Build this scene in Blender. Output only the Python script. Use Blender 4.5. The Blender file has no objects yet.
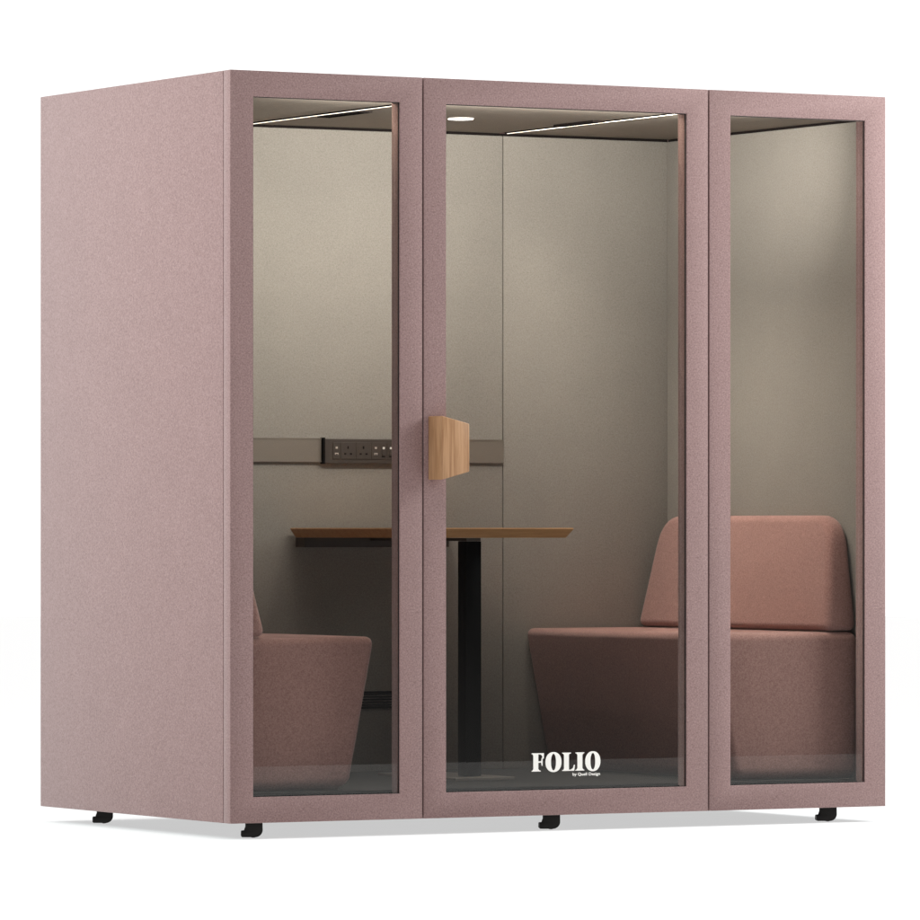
import bpy, bmesh, math, random
from mathutils import Vector, Matrix
random.seed(4)
SC = bpy.context.scene
COL = SC.collection
R = math.radians
ORG = {}

# ------------------------------------------------------------------ materials
def new_mat(name):
    m = bpy.data.materials.new(name); m.use_nodes = True
    nt = m.node_tree
    return m, nt, nt.nodes['Principled BSDF']

def link(nt, a, b): nt.links.new(a, b)

def fabric(name, dark, mid, light, scale=235, rough=.95, bump=.25, sheen=.25):
    m, nt, p = new_mat(name)
    tc = nt.nodes.new('ShaderNodeTexCoord')
    n1 = nt.nodes.new('ShaderNodeTexNoise'); n1.inputs['Scale'].default_value = scale
    n1.inputs['Detail'].default_value = 3.5; n1.inputs['Roughness'].default_value = .62
    n1.inputs['Distortion'].default_value = .6
    n2 = nt.nodes.new('ShaderNodeTexNoise'); n2.inputs['Scale'].default_value = 7
    n2.inputs['Detail'].default_value = 3
    link(nt, tc.outputs['Object'], n1.inputs['Vector']); link(nt, tc.outputs['Object'], n2.inputs['Vector'])
    r = nt.nodes.new('ShaderNodeValToRGB')
    r.color_ramp.elements[0].position = .33; r.color_ramp.elements[0].color = (*dark, 1)
    r.color_ramp.elements[1].position = .70; r.color_ramp.elements[1].color = (*light, 1)
    e = r.color_ramp.elements.new(.5); e.color = (*mid, 1)
    link(nt, n1.outputs['Fac'], r.inputs['Fac'])
    mx = nt.nodes.new('ShaderNodeMix'); mx.data_type = 'RGBA'; mx.blend_type = 'MULTIPLY'
    mr = nt.nodes.new('ShaderNodeMapRange'); mr.inputs['From Min'].default_value = .3; mr.inputs['From Max'].default_value = .7
    mr.inputs['To Min'].default_value = .975; mr.inputs['To Max'].default_value = 1.02
    link(nt, n2.outputs['Fac'], mr.inputs['Value'])
    mx.inputs[0].default_value = 1
    link(nt, r.outputs['Color'], mx.inputs[6]); link(nt, mr.outputs['Result'], mx.inputs[7])
    link(nt, mx.outputs[2], p.inputs['Base Color'])
    b = nt.nodes.new('ShaderNodeBump'); b.inputs['Strength'].default_value = bump; b.inputs['Distance'].default_value = .002
    link(nt, n1.outputs['Fac'], b.inputs['Height']); link(nt, b.outputs['Normal'], p.inputs['Normal'])
    p.inputs['Roughness'].default_value = rough
    p.inputs['Specular IOR Level'].default_value = .15
    p.inputs['Sheen Weight'].default_value = sheen; p.inputs['Sheen Roughness'].default_value = .5
    return m

def plain(name, c, rough=.5, spec=.5, metal=0, emit=None, es=0, nscale=60, namt=.06, bump=.05):
    m, nt, p = new_mat(name)
    tc = nt.nodes.new('ShaderNodeTexCoord')
    n = nt.nodes.new('ShaderNodeTexNoise'); n.inputs['Scale'].default_value = nscale; n.inputs['Detail'].default_value = 4
    link(nt, tc.outputs['Object'], n.inputs['Vector'])
    mr = nt.nodes.new('ShaderNodeMapRange'); mr.inputs['To Min'].default_value = 1-namt*2; mr.inputs['To Max'].default_value = 1+namt*2
    link(nt, n.outputs['Fac'], mr.inputs['Value'])
    mx = nt.nodes.new('ShaderNodeMix'); mx.data_type = 'RGBA'; mx.blend_type = 'MULTIPLY'; mx.inputs[0].default_value = 1
    mx.inputs[6].default_value = (*c, 1); link(nt, mr.outputs['Result'], mx.inputs[7])
    link(nt, mx.outputs[2], p.inputs['Base Color'])
    b = nt.nodes.new('ShaderNodeBump'); b.inputs['Strength'].default_value = bump; b.inputs['Distance'].default_value = .001
    link(nt, n.outputs['Fac'], b.inputs['Height']); link(nt, b.outputs['Normal'], p.inputs['Normal'])
    p.inputs['Roughness'].default_value = rough; p.inputs['Specular IOR Level'].default_value = spec
    p.inputs['Metallic'].default_value = metal
    if emit:
        p.inputs['Emission Color'].default_value = (*emit, 1); p.inputs['Emission Strength'].default_value = es
    return m

def wood(name, a, b, axis_scale, rough=.42):
    m, nt, p = new_mat(name)
    tc = nt.nodes.new('ShaderNodeTexCoord')
    mp = nt.nodes.new('ShaderNodeMapping'); mp.inputs['Scale'].default_value = axis_scale
    link(nt, tc.outputs['Object'], mp.inputs['Vector'])
    n = nt.nodes.new('ShaderNodeTexNoise'); n.inputs['Scale'].default_value = 1; n.inputs['Detail'].default_value = 6
    n.inputs['Roughness'].default_value = .6; n.inputs['Distortion'].default_value = .4
    link(nt, mp.outputs['Vector'], n.inputs['Vector'])
    r = nt.nodes.new('ShaderNodeValToRGB')
    r.color_ramp.elements[0].position = .36; r.color_ramp.elements[0].color = (*a, 1)
    r.color_ramp.elements[1].position = .62; r.color_ramp.elements[1].color = (*b, 1)
    link(nt, n.outputs['Fac'], r.inputs['Fac']); link(nt, r.outputs['Color'], p.inputs['Base Color'])
    bp = nt.nodes.new('ShaderNodeBump'); bp.inputs['Strength'].default_value = .12; bp.inputs['Distance'].default_value = .001
    link(nt, n.outputs['Fac'], bp.inputs['Height']); link(nt, bp.outputs['Normal'], p.inputs['Normal'])
    p.inputs['Roughness'].default_value = rough; p.inputs['Specular IOR Level'].default_value = .35
    return m

def glass_mat(name):
    m = bpy.data.materials.new(name); m.use_nodes = True; nt = m.node_tree
    for n in list(nt.nodes): nt.nodes.remove(n)
    out = nt.nodes.new('ShaderNodeOutputMaterial')
    tr = nt.nodes.new('ShaderNodeBsdfTransparent'); tr.inputs['Color'].default_value = (.875, .875, .87, 1)
    gl = nt.nodes.new('ShaderNodeBsdfGlossy'); gl.inputs['Roughness'].default_value = 0
    gl.inputs['Color'].default_value = (.95, .93, .90, 1)
    fr = nt.nodes.new('ShaderNodeFresnel'); fr.inputs['IOR'].default_value = 1.5
    ge = nt.nodes.new('ShaderNodeNewGeometry')
    inv = nt.nodes.new('ShaderNodeMath'); inv.operation = 'SUBTRACT'; inv.inputs[0].default_value = 1
    mu = nt.nodes.new('ShaderNodeMath'); mu.operation = 'MULTIPLY'
    link(nt, ge.outputs['Backfacing'], inv.inputs[1]); link(nt, inv.outputs[0], mu.inputs[0])
    link(nt, fr.outputs[0], mu.inputs[1])
    mx = nt.nodes.new('ShaderNodeMixShader')
    link(nt, mu.outputs[0], mx.inputs[0]); link(nt, tr.outputs[0], mx.inputs[1]); link(nt, gl.outputs[0], mx.inputs[2])
    link(nt, mx.outputs[0], out.inputs['Surface'])
    return m

def floor_mat(name, diff, trans, wt):
    m = bpy.data.materials.new(name); m.use_nodes = True; nt = m.node_tree
    for n in list(nt.nodes): nt.nodes.remove(n)
    out = nt.nodes.new('ShaderNodeOutputMaterial')
    d = nt.nodes.new('ShaderNodeBsdfDiffuse'); d.inputs['Color'].default_value = (*diff, 1)
    t = nt.nodes.new('ShaderNodeBsdfTranslucent'); t.inputs['Color'].default_value = (*trans, 1)
    mx = nt.nodes.new('ShaderNodeMixShader'); mx.inputs[0].default_value = wt
    link(nt, d.outputs[0], mx.inputs[1]); link(nt, t.outputs[0], mx.inputs[2]); link(nt, mx.outputs[0], out.inputs['Surface'])
    return m

PINK = fabric('pink_felt', (.205,.123,.117), (.278,.175,.167), (.352,.237,.228), bump=.25)
PINKSEAT = fabric('pink_upholstery', (.24,.125,.106), (.32,.175,.152), (.40,.235,.206), scale=235, bump=.2)
BEIGE = fabric('beige_lining', (.228,.211,.184), (.268,.249,.220), (.308,.289,.258), scale=230, bump=.15, sheen=.1)
CEIL = plain('ceiling_taupe', (.285,.25,.21), .8, .2)
BLACK = plain('black_rubber', (.010,.009,.009), .6, .3)
BLACKM = plain('black_metal', (.004,.0037,.0035), .4, .04, bump=0)
GAP = plain('shadow_gap_black', (.012,.009,.008), .9, .1)
BAND = plain('taupe_laminate', (.175,.15,.125), .5, .35, nscale=300, namt=.03)
VOID = plain('channel_black', (.002,.002,.002), 1, 0, bump=0)
CPLAST = plain('caster_plastic', (.011,.009,.008), .5, .3, bump=0)
MODULE = plain('dark_brown_plastic', (.055,.043,.035), .42, .4)
HOLE = plain('socket_hole', (.006,.005,.005), .8, .1)
CHROME = plain('port_metal', (.75,.66,.58), .35, .5, metal=.6)
CARPET = plain('grey_floor_covering', (.018,.017,.016), .75, .3, nscale=90, namt=.06, bump=0)
OAKT = wood('oak_edge', (.34,.17,.07), (.42,.225,.10), (6, 60, 90))
OAKH = wood('oak_handle', (.31,.155,.072), (.45,.25,.13), (110, 60, 6))
LED = plain('led_light', (1,.9,.75), .5, .2, emit=(1,.90,.78), es=2.6)
LAMP = plain('downlight_light', (1,.95,.85), .5, .2, emit=(1,.95,.88), es=6)
RIM = plain('downlight_rim', (.6,.57,.52), .4, .4)
WHITE = plain('white_vinyl', (.9,.86,.81), .6, .2, namt=.0)
GLASS = glass_mat('clear_glass')
FLOOR = floor_mat('white_underlit_floor', (.8,.8,.8), (.88,.88,.88), .55)  # translucent so that light added below brightens the shadow under the pod

# ------------------------------------------------------------------ helpers
def wloc(o):
    return ORG[o.name] if o else Vector((0,0,0))

def empty(name, loc, label, cat, group=None, parent=None):
    o = bpy.data.objects.new(name, None); COL.objects.link(o)
    o.location = loc; ORG[o.name] = Vector(loc); o.empty_display_size = .1
    if label: o['label'] = label
    if cat: o['category'] = cat
    if group: o['group'] = group
    return o

def put(name, bm, mat, parent=None, origin=None, label=None, smooth=False, angle=35):
    """bm holds WORLD coordinates; origin = the object's own origin in the world"""
    if origin is None:
        lo = Vector((min(v.co.x for v in bm.verts), min(v.co.y for v in bm.verts), min(v.co.z for v in bm.verts)))
        hi = Vector((max(v.co.x for v in bm.verts), max(v.co.y for v in bm.verts), max(v.co.z for v in bm.verts)))
        origin = (lo+hi)/2
    origin = Vector(origin)
    bmesh.ops.translate(bm, verts=bm.verts, vec=-origin)
    bmesh.ops.recalc_face_normals(bm, faces=bm.faces)
    me = bpy.data.meshes.new(name); bm.to_mesh(me); bm.free()
    mats = mat if isinstance(mat, (list, tuple)) else [mat]
    for q in mats: me.materials.append(q)
    if smooth:
        for f in me.polygons: f.use_smooth = True
        me.set_sharp_from_angle(angle=R(angle))
    o = bpy.data.objects.new(name, me); COL.objects.link(o)
    ORG[o.name] = origin
    if parent: o.parent = parent
    o.location = origin - wloc(parent)
    if label: o['label'] = label
    return o

def box(bm, x0, x1, y0, y1, z0, z1, bev=0, seg=2, mi=0):
    t = bmesh.new()
    bmesh.ops.create_cube(t, size=1)
    for v in t.verts:
        v.co = Vector((x0+(v.co.x+.5)*(x1-x0), y0+(v.co.y+.5)*(y1-y0), z0+(v.co.z+.5)*(z1-z0)))
    if bev: bmesh.ops.bevel(t, geom=t.edges[:], offset=bev, segments=seg, profile=.5, affect='EDGES')
    for f in t.faces: f.material_index = mi
    join(bm, t)

def join(bm, t):
    me = bpy.data.meshes.new('tmp'); t.to_mesh(me); t.free(); bm.from_mesh(me); bpy.data.meshes.remove(me)

def BX(*a, **k):
    bm = bmesh.new(); box(bm, *a, **k); return bm

def ring(bm, x0, x1, z0, z1, bl, br, bt, bb, y0, y1, bev=0, mi=0):
    """rectangular frame in the XZ plane between y0 and y1"""
    t = bmesh.new()
    o = [(x0,z0),(x1,z0),(x1,z1),(x0,z1)]; i = [(x0+bl,z0+bb),(x1-br,z0+bb),(x1-br,z1-bt),(x0+bl,z1-bt)]
    V = {}
    for k,(pts) in enumerate((o,i)):
        for j,(x,z) in enumerate(pts):
            for s,y in enumerate((y0,y1)): V[k,j,s] = t.verts.new((x,y,z))
    for j in range(4):
        n = (j+1)%4
        for s in (0,1): t.faces.new((V[0,j,s],V[0,n,s],V[1,n,s],V[1,j,s]))
        for k in (0,1): t.faces.new((V[k,j,0],V[k,n,0],V[k,n,1],V[k,j,1]))
    bmesh.ops.recalc_face_normals(t, faces=t.faces)
    if bev:
        es = [e for e in t.edges if e.calc_face_angle(0) > .5]
        bmesh.ops.bevel(t, geom=es, offset=bev, segments=2, profile=.5, affect='EDGES')
    for f in t.faces: f.material_index = mi
    join(bm, t)

def cyl(bm, c, r, h, axis='Z', seg=32, r2=None, mi=0, bev=0):
    t = bmesh.new()
    bmesh.ops.create_cone(t, cap_ends=True, segments=seg, radius1=r, radius2=r if r2 is None else r2, depth=h)
    if bev:
        es = [e for e in t.edges if len(e.link_faces) == 2 and e.calc_face_angle(0) > 1.0]
        bmesh.ops.bevel(t, geom=es, offset=bev, segments=2, profile=.5, affect='EDGES')
    if axis == 'Y': bmesh.ops.rotate(t, verts=t.verts, matrix=Matrix.Rotation(R(90), 3, 'X'))
    if axis == 'X': bmesh.ops.rotate(t, verts=t.verts, matrix=Matrix.Rotation(R(90), 3, 'Y'))
    bmesh.ops.translate(t, verts=t.verts, vec=Vector(c))
    for f in t.faces: f.material_index = mi
    join(bm, t)

def prism(bm, pts, fn, d0, d1, mi=0):
    """extrude a 2D outline: fn(u, v, d) -> world"""
    t = bmesh.new()
    a = [t.verts.new(fn(u, v, d0)) for u, v in pts]; b = [t.verts.new(fn(u, v, d1)) for u, v in pts]
    t.faces.new(a); t.faces.new(b[::-1]); n = len(pts)
    for i in range(n): t.faces.new((a[i], a[(i+1)%n], b[(i+1)%n], b[i]))
    bmesh.ops.recalc_face_normals(t, faces=t.faces)
    for f in t.faces: f.material_index = mi
    return t if bm is None else join(bm, t)

# ------------------------------------------------------------------ dimensions (metres)
HP = 39.0; WP = 0.95
W, D = 2.24, 1.262
ZB, ZT = .037, 2.194             # underside and top of the pod
ZG = -.010                       # studio floor
ZF, ZC = .120, 2.132             # inside floor and ceiling
YB = 1.237; XL, XR = .025, 2.215 # inside faces of back and side linings
S1, S2 = .631, 1.608             # seams between the front panels

# ------------------------------------------------------------------ the setting
bm = bmesh.new()
v = [bm.verts.new(p) for p in ((-26,-4.66,ZG),(26,-4.66,ZG),(26,40,ZG),(-26,40,ZG))]
bm.faces.new(v)
fl = put('floor', bm, FLOOR, origin=(0,0,ZG)); fl['kind'] = 'structure'

# ------------------------------------------------------------------ the pod
pod = empty('meeting_pod', (W/2, D/2, ZG),
            'dusty pink felt-covered meeting pod with glazed front, glass door and small black casters', 'meeting pod')

# outer shell, set 3 mm behind the front frames
put('side_panel', BX(0, .0125, .045, D, ZB, ZT, bev=.0025), PINK, pod, smooth=True)
put('side_panel', BX(W-.0125, W, .045, D, ZB, ZT, bev=.0025), PINK, pod, smooth=True)
put('back_panel', BX(.0128, W-.0128, D-.0125, D-.001, ZB+.001, ZT-.001), PINK, pod)
put('roof', BX(.0128, W-.0128, .0455, D-.0128, ZC+.022, ZT-.001), PINK, pod)
put('base', BX(.0128, W-.0128, .0455, D-.0128, ZB+.001, ZF-.006), BLACKM, pod)
put('inner_floor', BX(.0135, W-.0135, .054, D-.0135, ZF-.0055, ZF), CARPET, pod)
# dark strip seen in the shadow gaps above the linings
bm = bmesh.new()
box(bm, .013, .0165, .056, D-.020, ZC-.03, ZC+.002); box(bm, W-.0165, W-.013, .056, D-.020, ZC-.03, ZC+.002)
box(bm, .017, W-.017, D-.0165, D-.0132, ZC-.03, ZC+.002)
put('shadow_gap', bm, GAP, pod)

# linings
zt = ZC-.0065
put('wall_lining', BX(.0170, XL, .056, YB-.001, ZF+.001, zt, bev=.003), BEIGE, pod, smooth=True)
put('wall_lining', BX(XR, W-.0170, .056, YB-.001, ZF+.001, zt, bev=.003), BEIGE, pod, smooth=True)
for a, b in ((XL-.004, S1-.0013), (S1+.0013, S2-.0013), (S2+.0013, XR+.004)):
    put('wall_lining', BX(a, b, YB, D-.0170, ZF+.001, zt, bev=.0025), BEIGE, pod, smooth=True)

# ceiling with its lamps
# one panel whose section has two dark recessed channels for the LED lines
XS1, XS2 = .690, S2-.003
zc0, zc1, zc2 = ZC+.0022, ZC+.0122, ZC+.0200
hw = .016
outl = [(.0130, zc0)]
for xs in (XS1, XS2): outl += [(xs-hw, zc0), (xs-hw, zc1), (xs+hw, zc1), (xs+hw, zc0)]
outl += [(W-.0130, zc0), (W-.0130, zc2), (.0130, zc2)]
t = prism(None, outl, lambda u, v, d: (u, d, v), .046, D-.0135)
for f in t.faces:
    c = f.calc_center_median()
    if zc0+.001 < c.z < zc1+.001 and .1 < c.x < W-.1 and abs(f.normal.y) < .5: f.material_index = 1
ceil = put('ceiling', t, [CEIL, VOID], pod)
for xs in (XS1, XS2):
    put('led_strip', BX(xs+hw+.0006, xs+hw+.0036, .060, D-.026, ZC+.0006, ZC+.0021), LED, ceil)
for x0, x1, y0, y1 in ((.713, .757, .54, .81), (1.543, 1.586, .57, .81)):
    bm = bmesh.new()
    box(bm, x0, x1, y0, y1, ZC-.0036, ZC+.0020, bev=.0006, mi=0)
    for k in range(9):
        yy = y0+.018+k*(y1-y0-.036)/8
        box(bm, x0+.008, x1-.008, yy-.006, yy+.006, ZC-.0044, ZC-.00365, mi=1)
    put('air_vent', bm, [GAP, VOID], ceil)
bm = bmesh.new()
cyl(bm, (1.145, .690, ZC+.0008), .041, .0024, seg=48, mi=0, bev=.0005)
cyl(bm, (1.145, .690, ZC-.0010), .038, .0022, seg=48, mi=1)
put('downlight', bm, [RIM, LAMP], ceil, smooth=True)

# cable trunking with power module
for a, b in ((S1+.003, .9505), (1.300, S2-.003)):
    bm = bmesh.new()
    box(bm, a, b, YB-.010, YB-.0002, 1.088, 1.163, bev=.001)
    box(bm, a, b, YB-.0115, YB-.0102, 1.0885, 1.0915); box(bm, a, b, YB-.0115, YB-.0102, 1.1595, 1.1625)
    put('cable_trunking', bm, BAND, pod)
mod = put('power_module', BX(.957, 1.298, YB-.019, YB-.0003, 1.084, 1.161, bev=.0015), MODULE, pod)
put('end_cap', BX(.951, .9565, YB-.024, YB-.0004, 1.083, 1.165), HOLE, mod)
YM = YB-.019
zt_, zb_ = 1.150, 1.098
zm = 1.124
def outlet(xc, w):
    bm = bmesh.new()
    box(bm, xc-w/2, xc+w/2, YM-.0022, YM-.0002, zb_, zt_, bev=.0008, mi=0)
    box(bm, xc-.0022, xc+.0022, YM-.0030, YM-.00225, zm+.006, zm+.0145, mi=1)
    for s in (-1, 1): box(bm, xc+s*.0105-.0036, xc+s*.0105+.0036, YM-.0030, YM-.00225, zm-.012, zm-.0072, mi=1)
    put('socket', bm, [MODULE, HOLE], mod)
def ports(xc, w):
    bm = bmesh.new()
    box(bm, xc-w/2, xc+w/2, YM-.0022, YM-.0002, zb_, zt_, bev=.0008, mi=0)
    box(bm, xc-.0035, xc+.0035, YM-.0032, YM-.00225, zm+.0065, zm+.0125, mi=1)
    box(bm, xc-.0060, xc+.0060, YM-.0032, YM-.00225, zm-.0125, zm-.0065, mi=1)
    box(bm, xc-.0040, xc+.0040, YM-.0036, YM-.00325, zm-.0118, zm-.0098, mi=2)
    put('usb_port', bm, [MODULE, CHROME, HOLE], mod)
def switch(xc, w):
    bm = bmesh.new()
    box(bm, xc-w/2, xc+w/2, YM-.0022, YM-.0002, zb_, zt_, bev=.0008, mi=0)
    box(bm, xc-.0062, xc+.0062, YM-.0050, YM-.00225, zm-.015, zm+.003, bev=.001, mi=2)
    box(bm, xc-.0035, xc+.0035, YM-.0060, YM-.00225, zm+.0055, zm+.0125, bev=.0008, mi=1)
    box(bm, xc-.0060, xc+.0060, YM-.0032, YM-.00225, zm-.0195, zm-.0160, mi=3)
    put('switch', bm, [MODULE, WHITE, MODULE, HOLE], mod)
ports(.998, .026); outlet(1.0385, .053); outlet(1.0935, .053); ports(1.137, .030)
switch(1.1640, .0245); switch(1.1900, .0245); outlet(1.2315, .053)

# low grille on the back wall
bm = bmesh.new()
ring(bm, .86, 1.31, .318, .372, .006, .006, .006, .006, YB-.008, YB-.0003, mi=0)
for k in range(5): box(bm, .8665, 1.3035, YB-.006, YB-.0004, .327+k*.0085, .331+k*.0085, mi=0)
put('wall_vent', bm, HOLE, pod)

# front: two fixed window panels and the door
B = .0745
def front_panel(name, x0, x1, label):
    bm = bmesh.new()
    ring(bm, x0, x1, ZB, ZT, B, B, B, B, 0, .042, bev=.0018)
    fr = put(name, bm, PINK, pod, smooth=True, label=label)
    # inner lining ring, 1 mm set back from the reveal, then gasket and pane
    a = B-.0006
    bm = bmesh.new()
    ring(bm, x0+a-.018, x1-a+.018, ZB+a-.018, ZT-a+.018, .018-.0012, .018-.0012, .018-.0012, .018-.0012, .0425, .0535, bev=.001)
    put('glazing_bead', bm, PINK, fr, smooth=True)
    bm = bmesh.new()
    g0, g1, h0, h1 = x0+B-.0008, x1-B+.0008, ZB+B-.0008, ZT-B+.0008
    ring(bm, g0, g1, h0, h1, .0030, .0030, .0026, .0026, .0050, .0085)
    put('gasket', bm, BLACK, fr)
    put('glass', BX(g0+.001, g1-.001, .0090, .0150, h0+.001, h1-.001), GLASS, fr)
    return fr
g = .0026
front_panel('window_panel', 0, S1-g, 'left window panel with a wood handle beside its right edge')
door = front_panel('door', S1+g, S2-g, 'wide glass door with a wooden handle and white lettering')
front_panel('window_panel', S2+g, W, 'narrow right window panel in front of the bench back')
bm = bmesh.new()   # jamb posts behind the joints: the joint reads as a dark line, the frames do not show daylight
for s in (S1, S2): box(bm, s-.030, s+.030, .0432, .0530, ZB+.002, ZT-.002)
put('jamb', bm, BLACK, pod)
bm = bmesh.new()
ring(bm, .004, W-.004, ZB+.003, ZT-.003, .006, .006, .006, .006, .0422, .0448)
put('joint_seal', bm, GAP, pod)

# wooden door handle: deep block, its face tapering to the right, with a grip recess behind
prof = [(0,1.0225),(0,1.209),(.0925,1.186),(.0925,1.0465)]
hx = .6475
def hf(u, v, d): return (hx+u, d, v)
t = prism(None, prof, hf, -.082, -.0002)
bmesh.ops.bevel(t, geom=t.edges[:], offset=.003, segments=3, profile=.5, affect='EDGES')
bm = t
put('handle', bm, OAKH, door, smooth=True)

# ------------------------------------------------------------------ lettering on the door glass
def lt(u, v, d): return (1.0005+u*.000373, .0088-d, .1660+v*.000337)
def serif_stem(x0, x1, s0, s1, h=160):
    """vertical stem with bracketed serifs: outline"""
    sh = 7
    return [(s0,0),(s1,0),(s1,sh),(x1+8,sh+3),(x1,sh+16),(x1,h-sh-16),(x1+8,h-sh-3),(s1,h-sh),(s1,h),(s0,h),(s0,h-sh),(x0-8,h-sh-3),(x0,h-sh-16),(x0,sh+16),(x0-8,sh+3),(s0,sh)]
def letters():
    bm = bmesh.new()
    # F
    prism(bm, [(0,0),(84,0),(84,7),(70,11),(62,24),(62,76),(88,78),(92,50),(101,50),(101,120),(92,120),(88,90),(62,89),(62,150),(84,148),(96,136),(102,112),(113,112),(113,160),(0,160),(0,153),(10,150),(16,138),(16,22),(10,10),(0,7)], lt, 0, .0005)
    # L
    ox = 280
    prism(bm, [(ox+0,0),(ox+110,0),(ox+118,52),(ox+108,52),(ox+98,24),(ox+84,12),(ox+62,10),(ox+62,140),(ox+68,150),(ox+82,153),(ox+82,160),(ox,160),(ox,153),(ox+11,150),(ox+17,138),(ox+17,22),(ox+11,10),(ox,7)], lt, 0, .0005)
    # I
    ox = 402
    prism(bm, [(ox+u, v) for u, v in serif_stem(18, 64, 0, 82)], lt, 0, .0005)
    # O
    for ox, w in ((127, 147), (492, 140)):
        n = 40; t = bmesh.new(); vs = []
        for k in range(n):
            a = 2*math.pi*k/n
            co, si = math.cos(a), math.sin(a)
            se = lambda q: math.copysign(abs(q)**.93, q)
            ou = (ox+w/2+se(co)*w/2, 80+se(si)*88); iu = (ox+w/2+se(co)*w*.155, 80+se(si)*72)
            vs.append([t.verts.new(lt(*ou,0)), t.verts.new(lt(*iu,0)), t.verts.new(lt(*ou,.0005)), t.verts.new(lt(*iu,.0005))])
        for k in range(n):
            p, q = vs[k], vs[(k+1)%n]
            t.faces.new((p[0],q[0],q[1],p[1])); t.faces.new((p[2],p[3],q[3],q[2]))
            t.faces.new((p[0],p[2],q[2],q[0])); t.faces.new((p[1],q[1],q[3],p[3]))
        join(bm, t)
    return bm
put('lettering', letters(), WHITE, door, label='white FOLIO lettering low on the door glass')
cu = bpy.data.curves.new('small_text', 'FONT'); cu.body = 'by Quell Design'; cu.size = .0140; cu.extrude = .00025; cu.offset = .00028
cu.align_x = 'RIGHT'
tmp = bpy.data.objects.new('tmp_text', cu); COL.objects.link(tmp)
me = bpy.data.meshes.new_from_object(tmp.evaluated_get(bpy.context.evaluated_depsgraph_get()))
bpy.data.objects.remove(tmp)
bm = bmesh.new(); bm.from_mesh(me)
wid = max(v.co.x for v in bm.verts)-min(v.co.x for v in bm.verts)
for v_ in bm.verts:
    x, y, z = v_.co; v_.co = Vector((1.2355 + x*.094/wid, .0086 - z, .1515 + y*.85))
put('small_lettering', bm, WHITE, door, label='tiny white line of text under the large lettering')

# ------------------------------------------------------------------ casters
def make_caster(x, y):
    c = empty('caster', (x, y, ZG), None, None); c.parent = pod; c.location = Vector((x, y, ZG)) - wloc(pod)
    return c
def caster_parts(c):
    x, y, z = ORG[c.name]
    # hood: a rounded shell profile extruded along the axle direction; pedal to the left
    pr = []
    for k in range(9):
        q = -math.pi/2 + k*(math.pi/2)/8
        pr.append((.009+.0215*math.cos(q), .0235+.0215*math.sin(q)))
    pr += [(.0300,.0468),(-.0190,.0468),(-.0190,.031),(-.0215,.025),(-.0225,.0205),(-.0300,.0200),(-.0318,.0170),(-.0318,.0050),(-.0290,.0022)]
    rx, ry = .9, -.436    # the wheels trail roughly across the picture
    def fn(u, v, d): return (x+u*rx-d*ry, y+u*ry+d*rx, ZG+v)
    b = bmesh.new()
    for d0, d1 in ((-.0200,-.0150), (.0150,.0200)):
        t = prism(None, pr, fn, d0, d1)
        bmesh.ops.bevel(t, geom=[e for e in t.edges if e.calc_face_angle(0) > 1.2], offset=.001, segments=2, profile=.5, affect='EDGES')
        join(b, t)
    prism(b, [(-.018,.040),(-.018,.0465),(.029,.0465),(.029,.040)], fn, -.0149, .0149)
    prism(b, [(-.031,.004),(-.031,.018),(-.024,.018),(-.024,.004)], fn, -.0149, .0149)
    h = put('bracket', b, CPLAST, c, smooth=True)
    for s in (-1, 1):
        b = bmesh.new()
        cyl(b, (0,0,0), .0195, .0125, axis='Y', seg=32, mi=0, bev=.002)
        ang = math.atan2(ry, rx)
        bmesh.ops.rotate(b, verts=b.verts, matrix=Matrix.Rotation(ang, 3, 'Z'))
        bmesh.ops.translate(b, verts=b.verts, vec=Vector(fn(.003, .0197, s*.0074)))
        put('wheel', b, CPLAST, c, smooth=True)
proto = make_caster(.122, .10); caster_parts(proto)
for x, y in ((1.115,.10),(2.09,.10),(.118,1.07),(1.115,1.07),(2.10,1.07)):
    c = proto.copy(); COL.objects.link(c); c.parent = pod; c.location = Vector((x,y,ZG))-wloc(pod)
    for ch in list(proto.children):
        q = ch.copy(); COL.objects.link(q); q.parent = c

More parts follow.
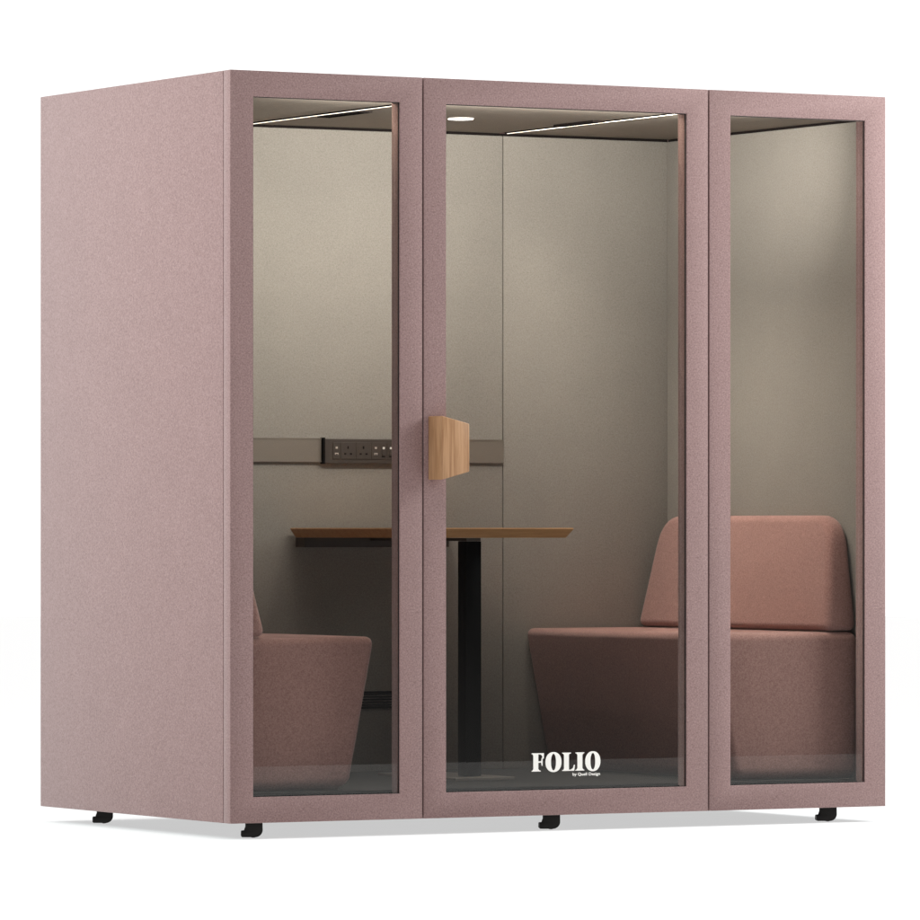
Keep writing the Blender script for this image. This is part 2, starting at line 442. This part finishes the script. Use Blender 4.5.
# ------------------------------------------------------------------ benches
def bench(side, xw, xf, label, tb, tt):
    """xw: wall side, xf: front at the top; side -1 left bench, +1 right bench"""
    s = 1 if xf > xw else -1
    y0, y1 = .105, YB-.006
    zs = .566
    b = empty('bench', ((xw+xf)/2, (y0+y1)/2, ZF), label, 'bench')
    # seat block: side profile wide at the top, front sloping back towards the floor
    prof = [(xw, ZF+.001), (xf-s*.088, ZF+.001), (xf, zs), (xw, zs)]
    t = bmesh.new()
    a = [t.verts.new((x, y0, z)) for x, z in prof]; c = [t.verts.new((x, y1, z)) for x, z in prof]
    t.faces.new(a); t.faces.new(c[::-1])
    for i in range(4): t.faces.new((a[i], a[(i+1)%4], c[(i+1)%4], c[i]))
    bmesh.ops.recalc_face_normals(t, faces=t.faces)
    # big radius at the foot of the front and near edges, small one on top
    low = [e for e in t.edges if all(abs(v.co.z-ZF) < .01 for v in e.verts) and not all(abs(v.co.x-xw) < .001 for v in e.verts)]
    bmesh.ops.bevel(t, geom=low, offset=.035, segments=6, profile=.5, affect='EDGES')
    rest = [e for e in t.edges if len(e.link_faces) == 2 and e.calc_face_angle(0) > .6]
    bmesh.ops.bevel(t, geom=rest, offset=.027, segments=6, profile=.5, affect='EDGES')
    seat = put('seat', t, PINKSEAT, b, smooth=True, angle=60)
    # backrest: trapezoid seen from the front with rounded upper corners, leaning a little
    zb0, zb1 = zs+.003, .922
    ya, yb = y0+.004, y1-.004
    tap, rr = .062, .095
    out = [(ya, zb0), (yb, zb0)]
    # right top corner then left top corner
    def arc(p0, p1, p2, n=8):
        return [((1-q)**2*p0[0]+2*q*(1-q)*p1[0]+q*q*p2[0], (1-q)**2*p0[1]+2*q*(1-q)*p1[1]+q*q*p2[1]) for q in [k/n for k in range(n+1)]]
    H = zb1-zb0
    out += arc((yb-tap*(H-rr)/H, zb1-rr), (yb-tap, zb1), (yb-tap-rr*.95, zb1))
    out += arc((ya+tap+rr*.95, zb1), (ya+tap, zb1), (ya+tap*(H-rr)/H, zb1-rr))
    t = bmesh.new()
    fr, bk = [], []
    for y, z in out:
        th = tb+(tt-tb)*(z-zb0)/H
        fr.append(t.verts.new((xw+s*th, y, z))); bk.append(t.verts.new((xw+s*.002, y, z)))
    t.faces.new(fr); t.faces.new(bk[::-1]); n = len(out)
    for i in range(n): t.faces.new((fr[i], fr[(i+1)%n], bk[(i+1)%n], bk[i]))
    bmesh.ops.recalc_face_normals(t, faces=t.faces)
    es = [e for e in t.edges if e.calc_face_angle(0) > .7]
    bmesh.ops.bevel(t, geom=es, offset=.024, segments=6, profile=.5, affect='EDGES')
    put('backrest', t, PINKSEAT, b, smooth=True, angle=60)
    return b
bench(-1, XL+.002, .535, 'pink upholstered bench behind the left window, only the tip of its backrest showing', .150, .085)
bench(1, XR-.002, 1.678, 'pink upholstered bench with its whole rounded backrest showing, right of the table', .119, .064)

# ------------------------------------------------------------------ table
tx0, tx1, ty0, ty1 = .834, 1.406, .452, YB-.022
tz = .8835
table = empty('table', (1.12, .85, ZF), 'thin oak-topped table on a single black column between the two benches', 'table')
t = bmesh.new()
th, ch = .030, .006
def quad(z, ins): return [t.verts.new(p) for p in ((tx0+ins,ty0+ins,z),(tx1-ins,ty0+ins,z),(tx1-ins,ty1-ins*.2,z),(tx0+ins,ty1-ins*.2,z))]
L0, L1, L2, L3 = quad(tz-th, ch+.012), quad(tz-.008, .003), quad(tz-.003, 0), quad(tz, .002)
t.faces.new(L0[::-1]); t.faces.new(L3)
for A_, B_ in ((L0,L1),(L1,L2),(L2,L3)):
    for i in range(4): t.faces.new((A_[i], A_[(i+1)%4], B_[(i+1)%4], B_[i]))
put('tabletop', t, OAKT, table)
bm = bmesh.new()
box(bm, 1.0945, 1.1455, .566, ty1-.0405, tz-.040, tz-th-.0008, bev=.001)
box(bm, .863, 1.377, ty1-.040, ty1+.018, tz-.060, tz-th-.0005, bev=.001)
put('under_frame', bm, MODULE, table)
put('column', BX(1.0935, 1.1465, .5640, .6160, ZF+.0095, tz-.0405, bev=.002), BLACKM, table, smooth=True)
put('base_plate', BX(1.015, 1.225, .49, .98, ZF+.001, ZF+.009, bev=.001), BAND, table)

# ------------------------------------------------------------------ light
def area(name, loc, target, size, power, color, sy=None):
    l = bpy.data.lights.new(name, 'AREA'); l.energy = power; l.color = color
    l.shape = 'RECTANGLE' if sy else 'SQUARE'; l.size = size
    if sy: l.size_y = sy
    o = bpy.data.objects.new(name, l); COL.objects.link(o); o.location = loc
    o.rotation_euler = (Vector(target)-Vector(loc)).to_track_quat('-Z', 'Y').to_euler()
    return o
area('softbox_right', (4.2, -1.55, 2.8), (1.7, 0, 1.3), 1.6, 165, (.92,1,1))
area('softbox_left', (-4.2, .7, 3.4), (0, .7, 1.3), 2.2, 252, (.88,1,1))
def ceiling_lamp(name, loc, tilt, sx, sy, power, spread):
    l = area(name, loc, Vector(loc)+Vector((math.sin(R(tilt)), 0, -math.cos(R(tilt)))), sx, power, (1,.92,.82), sy)
    l.data.spread = R(spread)
    l.rotation_euler = (0, R(-tilt), 0)
    return l
for nm, xs, tl, LP, SPR in (('led_light_left', XS1, -14, 2.5, 130), ('led_light_right', XS2, 17, 5.7, 68)):
    ceiling_lamp(nm, (xs, .58, ZC+.0082), tl, .020, .96, LP, SPR)
hl = ceiling_lamp('added_header_fill', (1.05, .075, ZC-.010), 0, 1.50, .012, HP, 180)  # added fill, no such fitting; faces inward to brighten the upper back wall
hl.rotation_euler = (R(111), 0, 0); hl.data.color = (1,.955,.895)
wl = ceiling_lamp('added_wall_fill', (S2+.035, .58, ZC-.008), 0, .012, 1.04, WP, 180)  # added fill beside the LED line, brightens the top of the right wall
wl.rotation_euler = (0, R(-66), 0); wl.data.spread = R(92); wl.data.color = (1,.955,.895)
wr = ceiling_lamp('added_wall_fill_left', (XS1-.035, .60, ZC-.008), 0, .012, .96, 1.8, 92)  # added fill, lights the left wall so it bounces onto the window jamb
wf = ceiling_lamp('added_wall_fill_front', (S2+.035, .20, ZC-.009), 0, .012, .27, .62, 92)  # short extra fill added for the dim front end of the right wall
wf.rotation_euler = (0, R(-66), 0); wf.data.color = (1,.955,.895)
wr.rotation_euler = (0, R(58), 0); wr.data.color = (1,.955,.895)
ceiling_lamp('downlight_lamp', (1.145, .690, ZC-.006), 0, .07, .07, 3.0, 150)
s = bpy.data.lights.new('overhead_sun', 'SUN'); s.energy = 3.1; s.angle = R(75); s.color = (1,.99,.98)
so = bpy.data.objects.new('overhead_sun', s); COL.objects.link(so); so.location = (0,0,6)
so.rotation_euler = (R(2.5), R(-1), 0)

w = bpy.data.worlds.new('World'); SC.world = w; w.use_nodes = True
nt = w.node_tree; bg = nt.nodes['Background']
tc = nt.nodes.new('ShaderNodeTexCoord')
def dotn(vec):
    n = nt.nodes.new('ShaderNodeVectorMath'); n.operation = 'DOT_PRODUCT'; n.inputs[1].default_value = vec
    link(nt, tc.outputs['Generated'], n.inputs[0]); return n
def rng(src, a, b, c, d):
    n = nt.nodes.new('ShaderNodeMapRange'); n.interpolation_type = 'SMOOTHSTEP'
    n.inputs['From Min'].default_value = a; n.inputs['From Max'].default_value = b
    n.inputs['To Min'].default_value = c; n.inputs['To Max'].default_value = d
    link(nt, src, n.inputs['Value']); return n
back = rng(dotn((.491,.871,0)).outputs['Value'], .45, .85, 0, 1)      # white backdrop behind the pod
below = rng(dotn((0,0,-1)).outputs['Value'], .0, .12, 0, 1)           # added light from below, lifts the floor's shade under the pod
mxm = nt.nodes.new('ShaderNodeMath'); mxm.operation = 'MAXIMUM'
link(nt, back.outputs[0], mxm.inputs[0]); link(nt, below.outputs[0], mxm.inputs[1])
mix = nt.nodes.new('ShaderNodeMix'); mix.data_type = 'RGBA'
mix.inputs[6].default_value = (.035,.035,.037,1); mix.inputs[7].default_value = (1.2,1.2,1.2,1)
link(nt, mxm.outputs[0], mix.inputs[0]); link(nt, mix.outputs[2], bg.inputs['Color'])
bg.inputs['Strength'].default_value = 1

# ------------------------------------------------------------------ camera
cam = bpy.data.cameras.new('camera'); co = bpy.data.objects.new('camera', cam); COL.objects.link(co)
F = Vector((.491, .8712, 0)).normalized(); Rt = Vector((F.y, -F.x, 0))
co.location = Vector((0,0,.88)) + Rt*.657 - F*17.2
co.rotation_euler = F.to_track_quat('-Z', 'Y').to_euler()
cam.lens = 36*6016/920; cam.sensor_width = 36; cam.shift_x = 0; cam.shift_y = 69/920
cam.clip_start = .1; cam.clip_end = 300
SC.camera = co
SC.view_settings.view_transform = 'Standard'; SC.view_settings.look = 'None'
SC.view_settings.exposure = 0; SC.view_settings.gamma = 1
try:
    SC.cycles.use_denoising = True
    SC.cycles.max_bounces = 10; SC.cycles.transparent_max_bounces = 16
except Exception: pass
